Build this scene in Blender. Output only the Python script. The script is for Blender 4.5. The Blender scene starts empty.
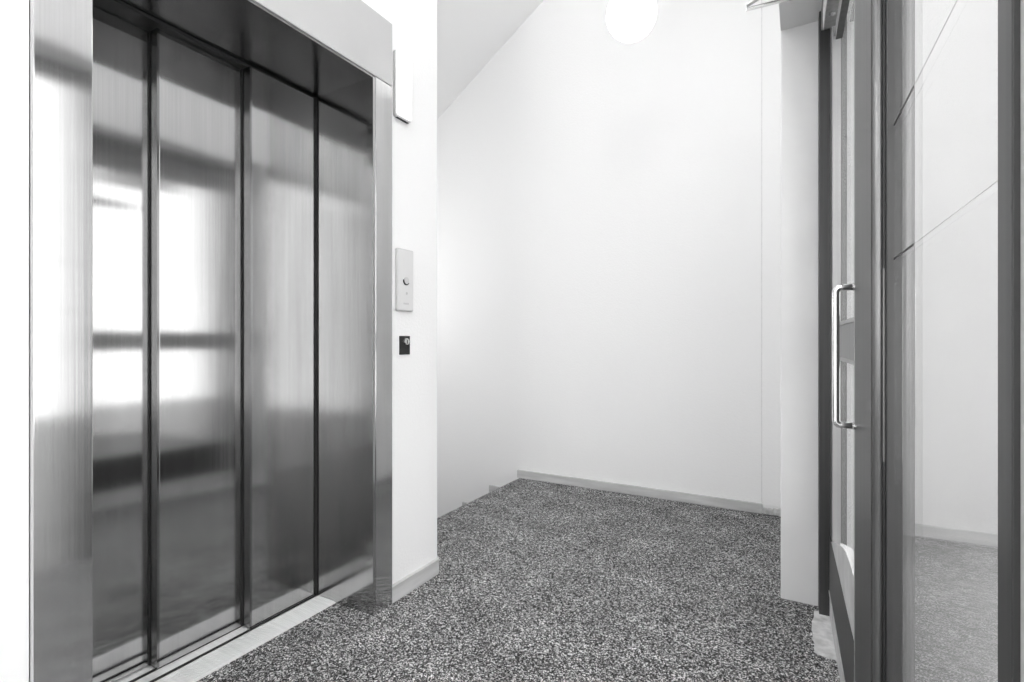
import bpy, bmesh, math, random
from mathutils import Vector, Matrix
random.seed(4)
H = 1.07            # metres per layout unit (camera height)
S = bpy.context.scene
COL = S.collection
# ------------------------------------------------------------------ camera, world, lights, exposure
cam = bpy.data.objects.new('camera', bpy.data.cameras.new('camera'))
COL.objects.link(cam); S.camera = cam
cam.location = (0, 0, H)
cam.rotation_euler = (math.radians(90), 0, math.radians(29.26))
cam.data.sensor_width = 36; cam.data.lens = 514/1024*36
cam.data.clip_start = .02
w = bpy.data.worlds.new('sky'); S.world = w; w.use_nodes = True
w.node_tree.nodes['Background'].inputs[0].default_value = (1, 1, 1, 1)
w.node_tree.nodes['Background'].inputs[1].default_value = 1.2
S.view_settings.view_transform = 'Standard'
S.view_settings.look = 'None'
S.view_settings.gamma = 1
S.view_settings.use_curve_mapping = False
S.view_settings.exposure = 1.32
LAMP_W = 16.5        # emission strength of the added, unseen pendants

# ------------------------------------------------------------------ materials
def nodes(m):
    m.use_nodes = True
    return m.node_tree, m.node_tree.nodes['Principled BSDF']
def g(v): return (v, v, v, 1)
def mat(name, v, rough=.5, metal=0, bump=0, bscale=200, var=0, vscale=(3, 3, 3), spec=.5):
    m = bpy.data.materials.new(name); t, b = nodes(m)
    b.inputs['Base Color'].default_value = g(v)
    b.inputs['Roughness'].default_value = rough
    b.inputs['Metallic'].default_value = metal
    b.inputs['Specular IOR Level'].default_value = spec
    tc = t.nodes.new('ShaderNodeTexCoord')
    if bump:
        n = t.nodes.new('ShaderNodeTexNoise'); n.inputs['Scale'].default_value = bscale
        n.inputs['Detail'].default_value = 3
        t.links.new(tc.outputs['Object'], n.inputs['Vector'])
        bp = t.nodes.new('ShaderNodeBump'); bp.inputs['Strength'].default_value = bump
        bp.inputs['Distance'].default_value = .003
        t.links.new(n.outputs['Fac'], bp.inputs['Height']); t.links.new(bp.outputs[0], b.inputs['Normal'])
    if var:
        mp = t.nodes.new('ShaderNodeMapping'); mp.inputs['Scale'].default_value = vscale
        n = t.nodes.new('ShaderNodeTexNoise'); n.inputs['Scale'].default_value = 1; n.inputs['Detail'].default_value = 4
        t.links.new(tc.outputs['Object'], mp.inputs[0]); t.links.new(mp.outputs[0], n.inputs['Vector'])
        r = t.nodes.new('ShaderNodeMapRange')
        r.inputs['From Min'].default_value = .3; r.inputs['From Max'].default_value = .7
        r.inputs['To Min'].default_value = v*(1-var); r.inputs['To Max'].default_value = min(1, v*(1+var))
        t.links.new(n.outputs['Fac'], r.inputs['Value'])
        cc = t.nodes.new('ShaderNodeCombineColor')
        for k in range(3): t.links.new(r.outputs[0], cc.inputs[k])
        t.links.new(cc.outputs[0], b.inputs['Base Color'])
    return m
def steel(name, v, rough, amp, streak=260, rot=0):
    """brushed steel, vertical grain"""
    m = bpy.data.materials.new(name); t, b = nodes(m)
    b.inputs['Metallic'].default_value = 1; b.inputs['Anisotropic'].default_value = .9
    tg = t.nodes.new('ShaderNodeTangent'); tg.direction_type = 'RADIAL'; tg.axis = 'Z'
    t.links.new(tg.outputs[0], b.inputs['Tangent'])
    tc = t.nodes.new('ShaderNodeTexCoord'); mp = t.nodes.new('ShaderNodeMapping')
    mp.inputs['Scale'].default_value = (streak, streak, 1.2)
    n = t.nodes.new('ShaderNodeTexNoise'); n.inputs['Scale'].default_value = 1; n.inputs['Detail'].default_value = 3
    t.links.new(tc.outputs['Object'], mp.inputs[0]); t.links.new(mp.outputs[0], n.inputs['Vector'])
    n2 = t.nodes.new('ShaderNodeTexNoise'); n2.inputs['Scale'].default_value = 4; n2.inputs['Detail'].default_value = 2
    mp2 = t.nodes.new('ShaderNodeMapping'); mp2.inputs['Scale'].default_value = (3, 3, .5)
    t.links.new(tc.outputs['Object'], mp2.inputs[0]); t.links.new(mp2.outputs[0], n2.inputs['Vector'])
    mx = t.nodes.new('ShaderNodeMath'); mx.operation = 'ADD'
    t.links.new(n.outputs['Fac'], mx.inputs[0]); t.links.new(n2.outputs['Fac'], mx.inputs[1])
    r = t.nodes.new('ShaderNodeMapRange')
    r.inputs['From Min'].default_value = .7; r.inputs['From Max'].default_value = 1.3
    r.inputs['To Min'].default_value = v*(1-amp); r.inputs['To Max'].default_value = min(1, v*(1+amp))
    t.links.new(mx.outputs[0], r.inputs['Value'])
    cc = t.nodes.new('ShaderNodeCombineColor')
    for k in range(3): t.links.new(r.outputs[0], cc.inputs[k])
    t.links.new(cc.outputs[0], b.inputs['Base Color'])
    r2 = t.nodes.new('ShaderNodeMapRange')
    r2.inputs['From Min'].default_value = .3; r2.inputs['From Max'].default_value = .7
    r2.inputs['To Min'].default_value = rough*.9; r2.inputs['To Max'].default_value = rough*1.1
    t.links.new(n.outputs['Fac'], r2.inputs['Value']); t.links.new(r2.outputs[0], b.inputs['Roughness'])
    return m
def glass():
    m = bpy.data.materials.new('clear_glass'); t, b = nodes(m)
    t.nodes.remove(b); out = t.nodes['Material Output']
    ge = t.nodes.new('ShaderNodeNewGeometry')
    d = t.nodes.new('ShaderNodeVectorMath'); d.operation = 'DOT_PRODUCT'
    t.links.new(ge.outputs['Incoming'], d.inputs[0]); t.links.new(ge.outputs['Normal'], d.inputs[1])
    a = t.nodes.new('ShaderNodeMath'); a.operation = 'ABSOLUTE'; t.links.new(d.outputs['Value'], a.inputs[0])
    s = t.nodes.new('ShaderNodeMath'); s.operation = 'SUBTRACT'; s.inputs[0].default_value = 1; t.links.new(a.outputs[0], s.inputs[1])
    p = t.nodes.new('ShaderNodeMath'); p.operation = 'POWER'; p.inputs[1].default_value = 5; t.links.new(s.outputs[0], p.inputs[0])
    f = t.nodes.new('ShaderNodeMath'); f.operation = 'MULTIPLY_ADD'; f.inputs[1].default_value = .96; f.inputs[2].default_value = .04
    t.links.new(p.outputs[0], f.inputs[0])
    tr = t.nodes.new('ShaderNodeBsdfTransparent'); tr.inputs[0].default_value = g(.97)
    gl = t.nodes.new('ShaderNodeBsdfGlossy'); gl.inputs['Roughness'].default_value = .01; gl.inputs['Color'].default_value = g(1)
    mx = t.nodes.new('ShaderNodeMixShader')
    t.links.new(f.outputs[0], mx.inputs[0]); t.links.new(tr.outputs[0], mx.inputs[1]); t.links.new(gl.outputs[0], mx.inputs[2])
    t.links.new(mx.outputs[0], out.inputs[0])
    return m
def emis(name, v, st):
    m = bpy.data.materials.new(name); t, b = nodes(m)
    b.inputs['Base Color'].default_value = g(v); b.inputs['Emission Color'].default_value = g(1)
    b.inputs['Emission Strength'].default_value = st
    return m
def carpet_mat():
    m = bpy.data.materials.new('speckled_carpet'); t, b = nodes(m)
    tc = t.nodes.new('ShaderNodeTexCoord')
    n = t.nodes.new('ShaderNodeTexVoronoi'); n.inputs['Scale'].default_value = 270
    nb = t.nodes.new('ShaderNodeTexVoronoi'); nb.inputs['Scale'].default_value = 140
    n2 = t.nodes.new('ShaderNodeTexNoise'); n2.inputs['Scale'].default_value = 5; n2.inputs['Detail'].default_value = 4
    for q in (n, nb, n2): t.links.new(tc.outputs['Object'], q.inputs['Vector'])
    sa = t.nodes.new('ShaderNodeSeparateColor'); t.links.new(n.outputs['Color'], sa.inputs[0])
    sb = t.nodes.new('ShaderNodeSeparateColor'); t.links.new(nb.outputs['Color'], sb.inputs[0])
    ad = t.nodes.new('ShaderNodeMath'); ad.operation = 'MULTIPLY_ADD'; ad.inputs[1].default_value = .35
    t.links.new(sb.outputs[0], ad.inputs[0]); t.links.new(sa.outputs[0], ad.inputs[2])
    r = t.nodes.new('ShaderNodeValToRGB')
    dv = t.nodes.new('ShaderNodeMath'); dv.operation = 'DIVIDE'; dv.inputs[1].default_value = 1.2
    t.links.new(ad.outputs[0], dv.inputs[0])
    e = r.color_ramp.elements
    e[0].position = .15; e[0].color = g(.013)
    e[1].position = .95; e[1].color = g(.80)
    k = r.color_ramp.elements.new(.5); k.color = g(.085)
    k = r.color_ramp.elements.new(.75); k.color = g(.30)
    t.links.new(dv.outputs[0], r.inputs[0])
    mr = t.nodes.new('ShaderNodeMapRange'); mr.inputs['From Min'].default_value = .3; mr.inputs['From Max'].default_value = .7
    mr.inputs['To Min'].default_value = .8; mr.inputs['To Max'].default_value = 1.2
    t.links.new(n2.outputs['Fac'], mr.inputs['Value'])
    mm = t.nodes.new('ShaderNodeVectorMath'); mm.operation = 'SCALE'
    t.links.new(r.outputs[0], mm.inputs[0]); t.links.new(mr.outputs[0], mm.inputs['Scale'])
    t.links.new(mm.outputs[0], b.inputs['Base Color'])
    b.inputs['Roughness'].default_value = .95; b.inputs['Specular IOR Level'].default_value = .1
    bp = t.nodes.new('ShaderNodeBump'); bp.inputs['Strength'].default_value = .7; bp.inputs['Distance'].default_value = .004
    t.links.new(n.outputs['Distance'], bp.inputs['Height']); t.links.new(bp.outputs[0], b.inputs['Normal'])
    return m
M = dict(
    wall=mat('white_plaster', .915, .75, bump=.35, bscale=90),
    ceil=mat('white_ceiling', .93, .8, bump=.1),
    pier=mat('light_grey_paint', .80, .55, bump=.1, bscale=60, var=.04),
    base=mat('grey_painted_wood', .56, .5, bump=.2, bscale=40, var=.15, vscale=(4, 4, 30)),
    carpet=carpet_mat(),
    screed=mat('bare_screed', .62, .9, bump=1, bscale=60, var=.25, vscale=(25, 25, 25)),
    steel=steel('brushed_steel', .49, .12, .09),
    steel_side=steel('brushed_steel_frame', .60, .13, .08),
    steel_shaded=steel('shaded_steel', .24, .2, .08),  # darker copy of the brushed steel, recess shade put into its colour
    face=mat('satin_white_plate', .72, .4),
    header=mat('satin_white_steel', .52, .35, var=.03),
    sill=mat('ribbed_aluminium', .85, .38, .1, var=.08, vscale=(6, 90, 6)),
    black=mat('black_rubber', .012, .6),
    dark=mat('near_black', .02, .5),  # near-black for the door track and film edges
    alu=mat('anodised_aluminium', .22, .38, .75, var=.14, vscale=(60, 60, 1.5)),
    aludark=mat('dark_grey_aluminium', .07, .42, .6, var=.18, vscale=(70, 70, 1.5)),
    alulight=mat('pale_grey_aluminium', .36, .42, .55, var=.12, vscale=(60, 60, 1.5)),
    chrome=mat('polished_chrome', .85, .12, 1),
    satin=mat('satin_silver_plastic', .62, .35, .3),
    kick=mat('scuffed_kick_plate', .60, .4, 0, var=.15, vscale=(12, 12, 12)),
    lens=emis('lit_white_lens', .7, .35),
    globe=emis('opal_glass_fill', .9, LAMP_W),
    globe_stair_fill=emis('opal_glass_stair_fill', .9, 12),
    globe_dim=emis('opal_glass_dimmed', .9, 2.8),
    glass=glass(),
    outwall=mat('grey_backing', .40, .9, bump=.3, var=.05),
    groundout=mat('grey_paving', .26, .9, var=.1),
    key=mat('silver_key_barrel', .8, .25, .9),
)
# ------------------------------------------------------------------ geometry helpers (layout units: v = across, u = along, z = up)
def P(v, u, z): return Vector((v*H, u*H, z*H))
DK = -.022          # the glazed screen runs 1.25 degrees off the corridor axis
def D(s, wdt, z):   # s along the screen, wdt = distance out from the glass plane towards the corridor
    n = math.sqrt(1+DK*DK)
    return P(.155+DK*s - wdt/n, s - DK*-wdt/n*-1, z)
def link(name, bm, m, parent=None, smooth=False, bevel=0, seg=2):
    me = bpy.data.meshes.new(name); bmesh.ops.recalc_face_normals(bm, faces=bm.faces); bm.to_mesh(me); bm.free()
    o = bpy.data.objects.new(name, me); COL.objects.link(o)
    if m: me.materials.append(m)
    if smooth:
        for p in me.polygons: p.use_smooth = True
    if bevel:
        md = o.modifiers.new('bevel', 'BEVEL'); md.width = bevel; md.segments = seg; md.limit_method = 'ANGLE'; md.angle_limit = math.radians(40)
    if parent:
        o.parent = parent; o.matrix_parent_inverse = Matrix.Translation(-parent.location)
    return o
def hexa(bm, f, a0, a1, b0, b1, c0, c1):
    vs = [bm.verts.new(f(a, b, c)) for a in (a0, a1) for b in (b0, b1) for c in (c0, c1)]
    for q in ((0, 1, 3, 2), (4, 6, 7, 5), (0, 4, 5, 1), (2, 3, 7, 6), (0, 2, 6, 4), (1, 5, 7, 3)):
        bm.faces.new([vs[i] for i in q])
def box(name, m, v0, v1, u0, u1, z0, z1, parent=None, f=P, bevel=0, boxes=None):
    bm = bmesh.new(); hexa(bm, f, v0, v1, u0, u1, z0, z1)
    for b in boxes or []: hexa(bm, f, *b)
    return link(name, bm, m, parent, bevel=bevel)
def poly_prism(bm, pts, off):
    """pts: world points of one face; off: extrusion vector"""
    a = [bm.verts.new(p) for p in pts]; b = [bm.verts.new(p+off) for p in pts]
    bm.faces.new(a); bm.faces.new(b[::-1]); n = len(a)
    for i in range(n): bm.faces.new([a[i], a[(i+1) % n], b[(i+1) % n], b[i]])
def tube(bm, pts, r, seg=12):
    rings = []
    for i, p in enumerate(pts):
        t = (pts[min(i+1, len(pts)-1)]-pts[max(i-1, 0)]).normalized()
        a = t.orthogonal() if i == 0 else (pa - t*pa.dot(t))
        a.normalize(); pa = a; b = t.cross(a)
        rings.append([bm.verts.new(p+(a*math.cos(k*2*math.pi/seg)+b*math.sin(k*2*math.pi/seg))*r) for k in range(seg)])
    for r0, r1 in zip(rings, rings[1:]):
        for k in range(seg): bm.faces.new([r0[k], r0[(k+1) % seg], r1[(k+1) % seg], r1[k]])
    bm.faces.new(rings[0]); bm.faces.new(rings[-1][::-1])
def empty(name, loc, label, cat, group=None):
    o = bpy.data.objects.new(name, None); COL.objects.link(o); o.location = loc
    o['label'] = label; o['category'] = cat
    if group: o['group'] = group
    return o
def tag(o, label, cat): o['label'] = label; o['category'] = cat; return o
def struct(o, label=None):
    o['kind'] = 'structure'
    if label: o['label'] = label
    return o

CEIL = 3.55
VW = -1.37          # elevator wall plane
UB = 3.315          # back wall plane
SE = -1.787         # top edge of the stairs
# ------------------------------------------------------------------ structure
# floor: landing plate and the strip inside the elevator recess, with the missing carpet patch cut out
def img_floor(x, y):
    d = y-341; X = (x-512)/d; Z = 514/d; c, s = math.cos(math.radians(29.26)), math.sin(math.radians(29.26))
    return (X*c-Z*s, X*s+Z*c)
bm = bmesh.new()
hexa(bm, P, SE, .2, -2.4, UB, -.04, 0)
struct(link('floor', bm, M['carpet']), 'speckled grey carpet on the landing floor')
# ground outside the glazed screen
struct(box('floor_outside', M['groundout'], .2, 6, -2.4, 7, -.06, -.005), 'grey paving outside the glazed screen')
# walls
S0, S1 = .4325, 1.484     # elevator surround outer
struct(box('wall_left', M['wall'], VW-.6, VW, -2.4, S0, 0, CEIL), 'white plaster wall left of the elevator')
struct(box('wall_left', M['wall'], VW-.6, VW, S1, 1.79, 0, CEIL, bevel=.012), 'white plaster wall right of the elevator')
struct(box('wall_left', M['wall'], VW-.6, VW, S0, S1, 2.2055, CEIL), 'white plaster wall above the elevator')
struct(box('wall_left', M['wall'], VW-.6, VW-.5, S0, S1, 0, 2.2055), 'back of the elevator shaft')
bm = bmesh.new(); hexa(bm, P, -4.2, .17, UB, UB+.12, -2.2, CEIL)
struct(link('wall_back', bm, M['wall']), 'white plaster wall at the end of the landing')
bm = bmesh.new(); hexa(bm, P, -4.3, -4.2, 1.69, UB+.12, -2.2, CEIL)
struct(link('wall_stairwell', bm, M['wall']), 'white wall at the foot of the stairwell')
bm = bmesh.new(); hexa(bm, P, -4.2, VW-.6, 1.69, 1.79, -2.2, CEIL); hexa(bm, P, VW-.6, SE, 1.69, 1.79, -2.2, -.04)
struct(link('wall_shaft', bm, M['wall']), 'white wall on the shaft side of the stairs')
# right wall: grey lined pier, lintel over the recess
bm = bmesh.new(); hexa(bm, P, -.062, .17, 2.27, UB, 0, CEIL)
struct(link('wall_right', bm, M['wall']), 'white wall pier beyond the glazed door')
struct(box('wall_lintel', M['wall'], -.062, .17, -2.4, 2.27, 2.225, CEIL), 'white wall above the glazed door')
struct(box('trim_1', M['pier'], -.0655, .072, 2.252, 2.272, .0, 2.215, bevel=.003), 'pale grey lining board on the end of the pier')
struct(box('trim_2', M['pier'], -.0655, .118, -.6, 2.252, 2.205, 2.226), 'pale grey lining board under the lintel')
# far behind the camera
bm = bmesh.new(); hexa(bm, P, VW-.6, .17, -2.52, -2.4, 0, .1); hexa(bm, P, VW-.6, .17, -2.52, -2.4, 3.3, CEIL)
hexa(bm, P, VW-.6, -1.3, -2.52, -2.4, .1, 3.3); hexa(bm, P, .1, .17, -2.52, -2.4, .1, 3.3)
struct(link('wall_front', bm, M['wall']), 'white wall around the added window behind the camera')
bb = [(-1.3, .1, -2.49, -2.45, 3.25, 3.3), (-1.3, -1.25, -2.49, -2.45, .1, 3.3), (.05, .1, -2.49, -2.45, .1, 3.3), (-.63, -.58, -2.49, -2.45, .1, 3.3), (-1.3, .1, -2.49, -2.45, 2.1, 2.15)]
struct(box('window_added_1', M['alu'], -1.3, .1, -2.49, -2.45, .1, .15, boxes=bb), 'unseen tall window added behind the camera to let in light')  # unseen window, added so more daylight reaches the walls
struct(box('wall_outside_added', M['outwall'], .171, .95, UB, UB+.12, -.005, CEIL), 'grey wall added outside the glazed screen to dim the view through it')  # added backing, keeps the view through the glass from burning out
# ceiling with the stair opening, sloping underside of the upper flight
struct(box('ceiling', M['ceil'], -1.05, .17, -2.4, UB+.12, CEIL, CEIL+.1, boxes=[(-4.3, -1.05, -2.4, 1.79, CEIL, CEIL+.1)]))
bm = bmesh.new()
z1 = 1+2.397; a0, a1 = -1.655, -4.2
zr = lambda v: z1+.687*(v-a0)
poly_prism(bm, [P(-1.05, 1.79, zr(-1.05)), P(a1, 1.79, zr(a1)), P(a1, 1.79, zr(a1)+.15), P(-1.05, 1.79, zr(-1.05)+.15)], P(0, UB-1.79, 0))
struct(link('ceiling_stair_underside', bm, M['ceil']), 'sloping white underside of the upper stair flight')
# stairs going down to the left behind the elevator wall
bm = bmesh.new()
RUN, RISE = .245, .165
prof = []
v, z = SE-.001, 0
prof.append((v, -.02)); z = 0
for k in range(9):
    prof.append((v, z-RISE if k or True else z)); v2 = v-RUN; z -= RISE
    prof.append((v2, z)); v = v2
prof.append((v, z-.2)); prof.append((SE-.001, -.25))
poly_prism(bm, [P(a, 1.795, c) for a, c in prof], P(0, UB-1.80, 0))
struct(link('stair_flight', bm, M['carpet']), 'carpeted stairs going down beside the back wall')

# baseboards
BH = .058
bm = bmesh.new()
hexa(bm, P, SE-.018, -.190, UB-.018, UB, 0, BH)
for k in range(1, 9):
    vv = SE-(k-1)*RUN-.02
    hexa(bm, P, vv-RUN+.004, vv, UB-.018, UB, -k*RISE, -k*RISE+.078)
struct(link('baseboard_back', bm, M['base'], bevel=.003), 'grey baseboard stepping down along the back wall')
# baseboard right of the surround, turning the rounded corner
bm = bmesh.new()
c0 = (VW-.03, 1.79-.03)
path = [(VW, S1)] + [(c0[0]+.03*math.cos(a), c0[1]+.03*math.sin(a)) for a in [math.radians(q) for q in range(0, 91, 15)]] + [(VW-.4, 1.79)]
outp = [(VW+.016, S1)] + [(c0[0]+.046*math.cos(a), c0[1]+.046*math.sin(a)) for a in [math.radians(q) for q in range(0, 91, 15)]] + [(VW-.4, 1.806)]
for i in range(len(path)-1):
    q = [path[i], path[i+1], outp[i+1], outp[i]]
    poly_prism(bm, [P(a, b, 0) for a, b in q], P(0, 0, BH+.004))
bmesh.ops.remove_doubles(bm, verts=bm.verts, dist=1e-5)
struct(link('baseboard_left', bm, M['base']), 'pale baseboard beside the elevator')
struct(box('baseboard_front', M['base'], VW, VW+.018, -2.4, S0-.005, 0, BH))
# sealed joint and the proud plaster strip at the right end of the back wall
struct(box('trim_3', M['wall'], -.192, -.0, UB-.008, UB+.001, .05, CEIL-.001, bevel=.002), 'vertical strip of plaster at the end of the back wall')
bm = bmesh.new()
for k in range(5):
    a = -.188+k*.026
    hexa(bm, P, a, a+.025, UB-.014-random.random()*.006, UB, 0, .034+random.random()*.014)
struct(link('trim_4', bm, M['screed'], bevel=.004), 'broken plaster where the baseboard ends')
struct(box('trim_5', M['base'], -.1945, -.1925, UB-.0015, UB, .05, CEIL-.001), 'hairline joint beside the plaster strip')
# bare patch at the threshold
bm = bmesh.new()
base = [img_floor(*p) for p in ((813.8, 611), (826, 613), (841, 621), (845, 662), (831, 659.5), (815, 653.5), (812, 630))]
pts = []
for i, a in enumerate(base):
    b = base[(i+1) % len(base)]
    for k in range(5):
        t = k/5; pts.append((a[0]+(b[0]-a[0])*t+random.uniform(-.003, .003), a[1]+(b[1]-a[1])*t+random.uniform(-.004, .004)))
poly_prism(bm, [P(a, b, .0005) for a, b in pts], P(0, 0, .0025))
struct(link('floor_patch', bm, M['screed']), 'bare screed patch where the carpet is worn away')

# ------------------------------------------------------------------ elevator
VF = -1.352
OP0, OP1, OPT = .534, 1.383, 1.965
REC = -1.655
e = empty('elevator_surround', P(VF, (S0+S1)/2, 0), 'brushed steel elevator surround with pale header set in the white wall', 'elevator frame')
box('header', M['header'], VW-.12, VF, S0+.001, S1-.001, OPT+.003, 2.205, e, bevel=.002)
box('jamb', M['steel_side'], REC-.15, VF, S0+.001, OP0, .0, OPT, e, bevel=.002)
box('jamb', M['steel_side'], REC-.10, VF, OP1+.012, S1-.001, .0, OPT, e, bevel=.002,
    boxes=[])
box('reveal_panel', M['steel'], REC-.02, VF-.002, OP1, OP1+.011, 0.0, OPT-.004, e)
box('soffit_panel', M['steel_shaded'], REC-.16, VF-.004, OP0, OP1+.011, OPT-.006, OPT+.002, e)  # same steel as the frame, darkened for the shade under the header
ed = empty('elevator_door', P(-1.72, 1.0, 0), 'closed sliding elevator door of three brushed steel panels', 'elevator door')
edges = [(1.111, 1.383, REC, .045), (.838, 1.135, REC-.042, .045), (.50, .865, REC-.084, .04)]
for (u0, u1, vv, th) in edges:
    box('door_panel', M['steel'], vv-.03, vv, u0, u1-.001, .008, OPT-.018, ed, bevel=.0015)
# vertical edge profiles on the leading side of the panels and a dark gap
for (u0, vv) in ((1.111, REC), (.838, REC-.042)):
    box('edge_trim', M['steel_shaded'], vv-.05, vv+.001, u0-.007, u0, .008, OPT-.018, ed)
    box('edge_seal', M['black'], vv-.046, vv-.036, u0-.010, u0-.007, .008, OPT-.018, ed)
box('edge_seal', M['black'], REC-.02, REC+.006, OP1-.008, OP1-.001, .008, OPT-.012, ed)
# top guide
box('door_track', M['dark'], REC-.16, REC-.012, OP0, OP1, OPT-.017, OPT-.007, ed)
# sill with ribs
sl = empty('elevator_sill', P(-1.62, .96, 0), 'ribbed pale aluminium sill at the foot of the elevator door', 'door sill')
bm = bmesh.new(); hexa(bm, P, REC-.16, -1.545, OP0, OP1-.001, 0.0005, .004)
for k in range(8):
    a = -1.552-k*.011
    hexa(bm, P, a-.008, a, OP0, OP1-.001, .0035, .0065)
link('tread', bm, M['sill'], sl)
for a in (REC+.006, REC-.046, REC-.098):
    box('guide_slot', M['black'], a-.006, a+.003, OP0, OP1-.001, .004, .0072, sl)

# ------------------------------------------------------------------ fittings on the elevator wall
def wall_plate(bm, v0, v1, u0, u1, z0, z1, r=.012, n=5):
    pts = []
    for (cu, cz, s) in ((u1-r, z1-r, 0), (u0+r, z1-r, 90), (u0+r, z0+r, 180), (u1-r, z0+r, 270)):
        for k in range(n+1):
            a = math.radians(s+90*k/n); pts.append(P(v0, cu+r*math.cos(a), cz+r*math.sin(a)))
    poly_prism(bm, pts, P(v1-v0, 0, 0))
def disc(bm, v0, v1, cu, cz, r, n=24):
    poly_prism(bm, [P(v0, cu+r*math.cos(2*math.pi*k/n), cz+r*math.sin(2*math.pi*k/n)) for k in range(n)], P(v1-v0, 0, 0))
def ring(bm, v0, v1, cu, cz, r, w_, a0=0, a1=360, n=24):
    for k in range(n):
        A = math.radians(a0+(a1-a0)*k/n); B = math.radians(a0+(a1-a0)*(k+1)/n)
        poly_prism(bm, [P(v0, cu+q*math.cos(t), cz+q*math.sin(t)) for q, t in ((r, A), (r+w_, A), (r+w_, B), (r, B))], P(v1-v0, 0, 0))
t = empty('call_button_panel', P(VW, 1.56, 1.12), 'silver elevator call button plate beside the steel surround', 'call button')
bm = bmesh.new(); wall_plate(bm, VW, VW+.012, 1.517, 1.612, 1.118, 1.362, .006); link('housing', bm, M['satin'], t, bevel=.002)
bm = bmesh.new(); wall_plate(bm, VW+.012, VW+.0135, 1.520, 1.609, 1.122, 1.358, .005); link('face_plate', bm, M['face'], t, bevel=.001)
bm = bmesh.new(); disc(bm, VW+.0135, VW+.018, 1.565, 1.238, .0135); link('button', bm, M['satin'], t)
bm = bmesh.new(); ring(bm, VW+.0135, VW+.0175, 1.565, 1.238, .0135, .004, 170, 330); link('button_ring', bm, M['black'], t)
bm = bmesh.new(); disc(bm, VW+.0135, VW+.0145, 1.570, 1.188, .005); link('indicator_dot', bm, M['base'], t)
bm = bmesh.new()
for k in range(4): hexa(bm, P, VW+.0135, VW+.0142, 1.552+k*.008, 1.557+k*.008, 1.144, 1.150)
link('engraved_mark', bm, M['base'], t)
t = empty('key_switch', P(VW, 1.572, .95), 'small black key switch plate with silver lock below the call button', 'key switch')
bm = bmesh.new(); wall_plate(bm, VW, VW+.004, 1.541, 1.600, .946, 1.020, .002); link('plate', bm, M['black'], t)
bm = bmesh.new(); disc(bm, VW+.004, VW+.016, 1.571, .998, .0130); link('lock_barrel', bm, M['key'], t, bevel=.001)
bm = bmesh.new(); hexa(bm, P, VW+.016, VW+.0165, 1.569, 1.573, .990, 1.004); link('keyhole', bm, M['black'], t)
t = empty('indicator_lamp', P(VW, 1.55, 1.87), 'white lit indicator box high on the wall beside the elevator header', 'indicator light')
bm = bmesh.new(); wall_plate(bm, VW, VW+.016, 1.503, 1.594, 1.866, 2.125, .012); link('housing', bm, M['satin'], t, bevel=.003)
bm = bmesh.new(); wall_plate(bm, VW+.016, VW+.022, 1.506, 1.591, 1.872, 2.121, .010); link('lens', bm, M['lens'], t, bevel=.003)
bm = bmesh.new(); hexa(bm, P, VW+.004, VW+.014, 1.515, 1.582, 1.8650, 1.8675); link('vent_slot', bm, M['black'], t)

# ------------------------------------------------------------------ pendant globe lamp
def pendant(LP, label, gm='globe'):
    t = empty('pendant_lamp', P(LP[0], LP[1], LP[2]), label, 'lamp', 'globe lamps of the landing and stairs')
    bm = bmesh.new(); bmesh.ops.create_uvsphere(bm, u_segments=40, v_segments=24, radius=.128)
    bmesh.ops.translate(bm, verts=bm.verts, vec=P(*LP)); link('globe', bm, M[gm], t, smooth=True)
    bm = bmesh.new(); top = CEIL if LP[0] > -1.05 else zr(LP[0])-.002
    tube(bm, [P(LP[0], LP[1], LP[2]+.119), P(LP[0], LP[1], top-.03)], .008); link('rod', bm, M['satin'], t)
    bm = bmesh.new(); tube(bm, [P(LP[0], LP[1], top-.04), P(LP[0], LP[1], top)], .05, 24); link('ceiling_rose', bm, M['satin'], t)
pendant((-.714, 2.46, 2.586), 'glowing white globe lamp hanging from the ceiling near the back wall', 'globe_dim')
pendant((-.12, .55, 3.2), 'unseen white globe lamp added opposite the elevator to brighten the landing')  # unseen lamp, added to even out light on walls and carpet
pendant((-.80, -.60, 3.2), 'unseen white globe lamp added behind the camera to brighten the landing')  # unseen lamp, added and placed for even light on the back wall
pendant((-3.1, 2.4, 1.45), 'unseen white globe lamp added over the descending stairs to brighten the walls', 'globe_stair_fill')  # unseen lamp, added to lift the stairwell wall and sloping soffit

# ------------------------------------------------------------------ glazed screen on the right
TOP = 2.204
# jamb of the frame against the pier
fr = empty('door_frame', D(2.2, 0, 0), 'dark grey metal door frame fixed against the pale pier board', 'door frame')
box('jamb', M['aludark'], 2.185, 2.246, -.01, .046, 0, TOP, fr, f=lambda s, w_, z: D(s, w_, z), bevel=.002)
box('head', M['alu'], .45, 2.185, -.01, .040, 2.13, TOP, fr, f=D, bevel=.002)
# side glass in line with the door, running towards the camera
s0 = 1.03
sg = empty('side_screen', D(.7, 0, 0), 'clear glass side screen with dark mullion nearest the camera on the right', 'glass screen')
box('glass_pane', M['glass'], .545, s0-.001, -.006, -.001, .02, TOP-.08, sg, f=D)
# thin horizontal film edges on the pane
def film(z):
    box('film_edge', M['dark'], .885, s0-.002, -.0010, -.0004, z-.0016, z+.0016, sg, f=D)
    box('film_edge', M['header'], .548, .885, -.0010, -.0006, z-.00025, z+.00025, sg, f=D)
film(1.350); film(1.133)
box('mullion', M['aludark'], .515, .545, -.02, .0061, 0, TOP-.075, sg, f=D, bevel=.001)
box('stile', M['header'], .44, .5148, -.02, .0018, 0, TOP-.075, sg, f=D, bevel=.001)
box('glass_pane', M['glass'], -.60, .438, -.006, -.001, .02, TOP-.08, sg, f=D)
box('stile', M['alu'], -.70, -.60, -.02, .001, 0, TOP-.075, sg, f=D, bevel=.001)
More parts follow.
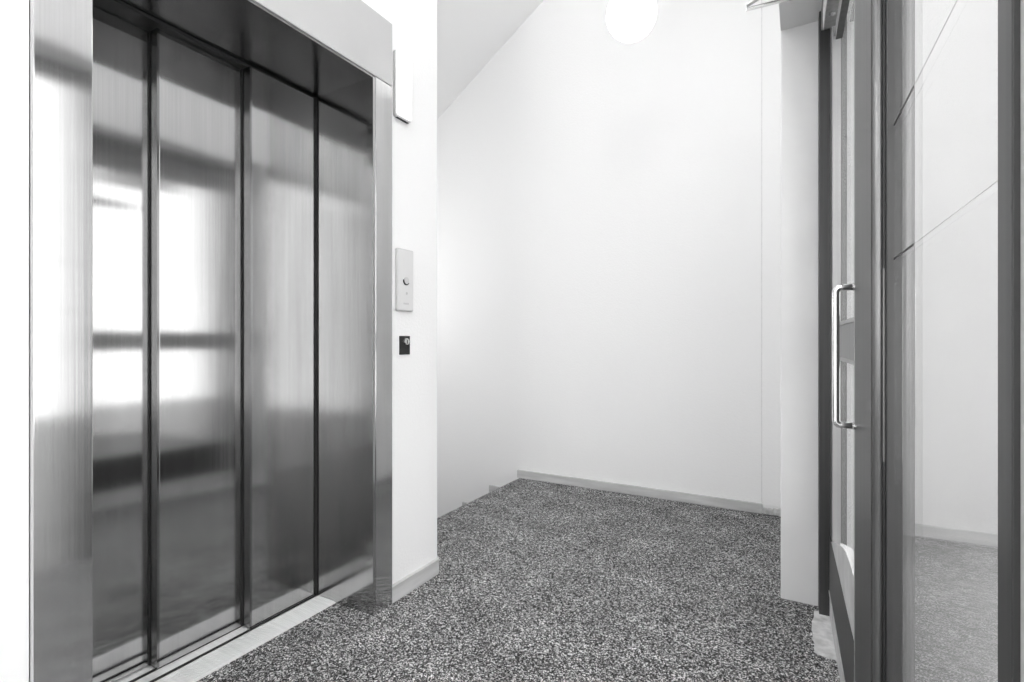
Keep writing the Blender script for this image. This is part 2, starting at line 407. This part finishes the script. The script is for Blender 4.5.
# solid wall further back
struct(box('wall_side', M['wall'], .155, .25, -2.4, -.71, 0, 2.225), 'white wall behind the camera')
# door leaf
dr = empty('glazed_door', D(1.6, 0, 0), 'grey metal framed glass door with chrome pull handle and kick plate', 'door')
L0, L1 = 1.276, 2.18
PW = .0285
box('wide_stile', M['aludark'], s0+.012, 1.275, -.012, PW, .012, 2.125, dr, f=D, bevel=.002)
box('edge_strip', M['alulight'], 1.266, 1.273, PW, PW+.001, .012, 2.125, dr, f=D)
bm = bmesh.new(); tube(bm, [D(s0+.012, .0195, .012), D(s0+.012, .0195, 2.125)], .0075, 20); link('bead', bm, M['alu'], dr, smooth=True)
box('rebate', M['aludark'], s0, s0+.012, -.012, .0095, .012, 2.125, dr, f=D, bevel=.002)
box('lock_plate', M['alu'], s0+.0115, s0+.0122, .010, .013, .80, 1.12, dr, f=D)
box('stile', M['alu'], 2.045, L1, -.012, .012, .012, 2.125, dr, f=D, bevel=.002)
box('stile_bead', M['alulight'], 2.03, 2.045, -.008, .015, .012, 2.125, dr, f=D, bevel=.001)
box('stile', M['alu'], L0, 1.30, -.012, .012, .012, 2.125, dr, f=D, bevel=.002)
box('top_rail', M['alu'], 1.30, 2.03, -.012, .012, 2.02, 2.125, dr, f=D, bevel=.002)
box('mid_rail', M['alu'], 1.30, 2.03, -.012, .012, .952, 1.048, dr, f=D, bevel=.002)
box('rail_bead', M['alulight'], 1.30, 2.03, .002, .0155, 1.045, 1.056, dr, f=D, bevel=.001)
box('rail_bead', M['alulight'], 1.30, 2.03, .002, .0155, .944, .955, dr, f=D, bevel=.001)
box('bottom_rail', M['kick'], 1.30, 2.03, -.012, .012, .012, .31, dr, f=D, bevel=.002)
box('glass_pane', M['glass'], 1.302, 2.029, -.003, .003, .312, .950, dr, f=D)
box('glass_pane', M['glass'], 1.302, 2.029, -.003, .003, 1.050, 2.018, dr, f=D)
# kick plates: pale lower plate, dark band, bright edge, pale upper plate with rounded corners
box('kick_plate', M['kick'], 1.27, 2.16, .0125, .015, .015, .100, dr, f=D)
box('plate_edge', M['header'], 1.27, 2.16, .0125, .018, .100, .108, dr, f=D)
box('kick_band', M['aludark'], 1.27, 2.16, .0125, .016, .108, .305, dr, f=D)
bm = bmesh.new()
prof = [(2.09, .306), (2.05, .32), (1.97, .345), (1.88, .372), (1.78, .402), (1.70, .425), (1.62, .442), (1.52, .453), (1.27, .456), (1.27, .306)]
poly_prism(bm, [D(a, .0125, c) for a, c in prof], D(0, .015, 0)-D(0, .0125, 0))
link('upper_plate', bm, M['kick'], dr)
# chrome pull handle
bm = bmesh.new()
hs, ho = 1.262, .0622
zt, zb = 1.111, .826
pts = [D(hs, PW, zt)]
r = .010
for k in range(7):
    a = math.radians(90*k/6); pts.append(D(hs, ho-r+r*math.sin(a), zt-r+r*math.cos(a)))
for k in range(7):
    a = math.radians(90*k/6); pts.append(D(hs, ho-r+r*math.cos(a), zb+r-r*math.sin(a)))
pts.append(D(hs, PW, zb))
tube(bm, pts, .0075, 14)
hd = link('handle', bm, M['chrome'], dr, smooth=True)
for zz in (zt, zb):
    bm = bmesh.new(); tube(bm, [D(hs, PW, zz), D(hs, PW+.003, zz)], .0085, 20); link('handle_rose', bm, M['chrome'], hd)

# ------------------------------------------------------------------ door closer
dc = empty('door_closer', D(1.7, .02, 1.93), 'silver overhead door closer with flat arm on top of the glass door', 'door closer')
box('body', M['alu'], 1.42, 1.80, .016, .054, 1.935, 2.0, dc, f=D, bevel=.002)
box('cover_edge', M['header'], 1.42, 1.80, .0535, .0555, 1.932, 2.0, dc, f=D)
bm = bmesh.new(); tube(bm, [D(1.72, .037, 1.936), D(1.72, .037, 1.930)], .009, 18); link('screw', bm, M['chrome'], dc)
box('slide_rail', M['aludark'], 1.28, 1.60, .022, .038, 1.795, 1.835, dc, f=D, bevel=.001)
bm = bmesh.new()
def flatarm(a, b, wd, th):
    d = (b-a); d.z = 0; n = Vector((-d.y, d.x, 0)).normalized()*wd*H/2
    poly_prism(bm, [a+n, b+n, b-n, a-n], Vector((0, 0, th*H)))
flatarm(P(-.136, 1.63, 1.957), P(.070, 1.72, 2.002), .014, .005)
link('arm', bm, M['chrome'], dc, bevel=.001)
bm = bmesh.new()
flatarm(P(-.134, 1.622, 1.963), P(.090, 1.60, 2.035), .014, .005)
link('arm', bm, M['satin'], dc, bevel=.001)
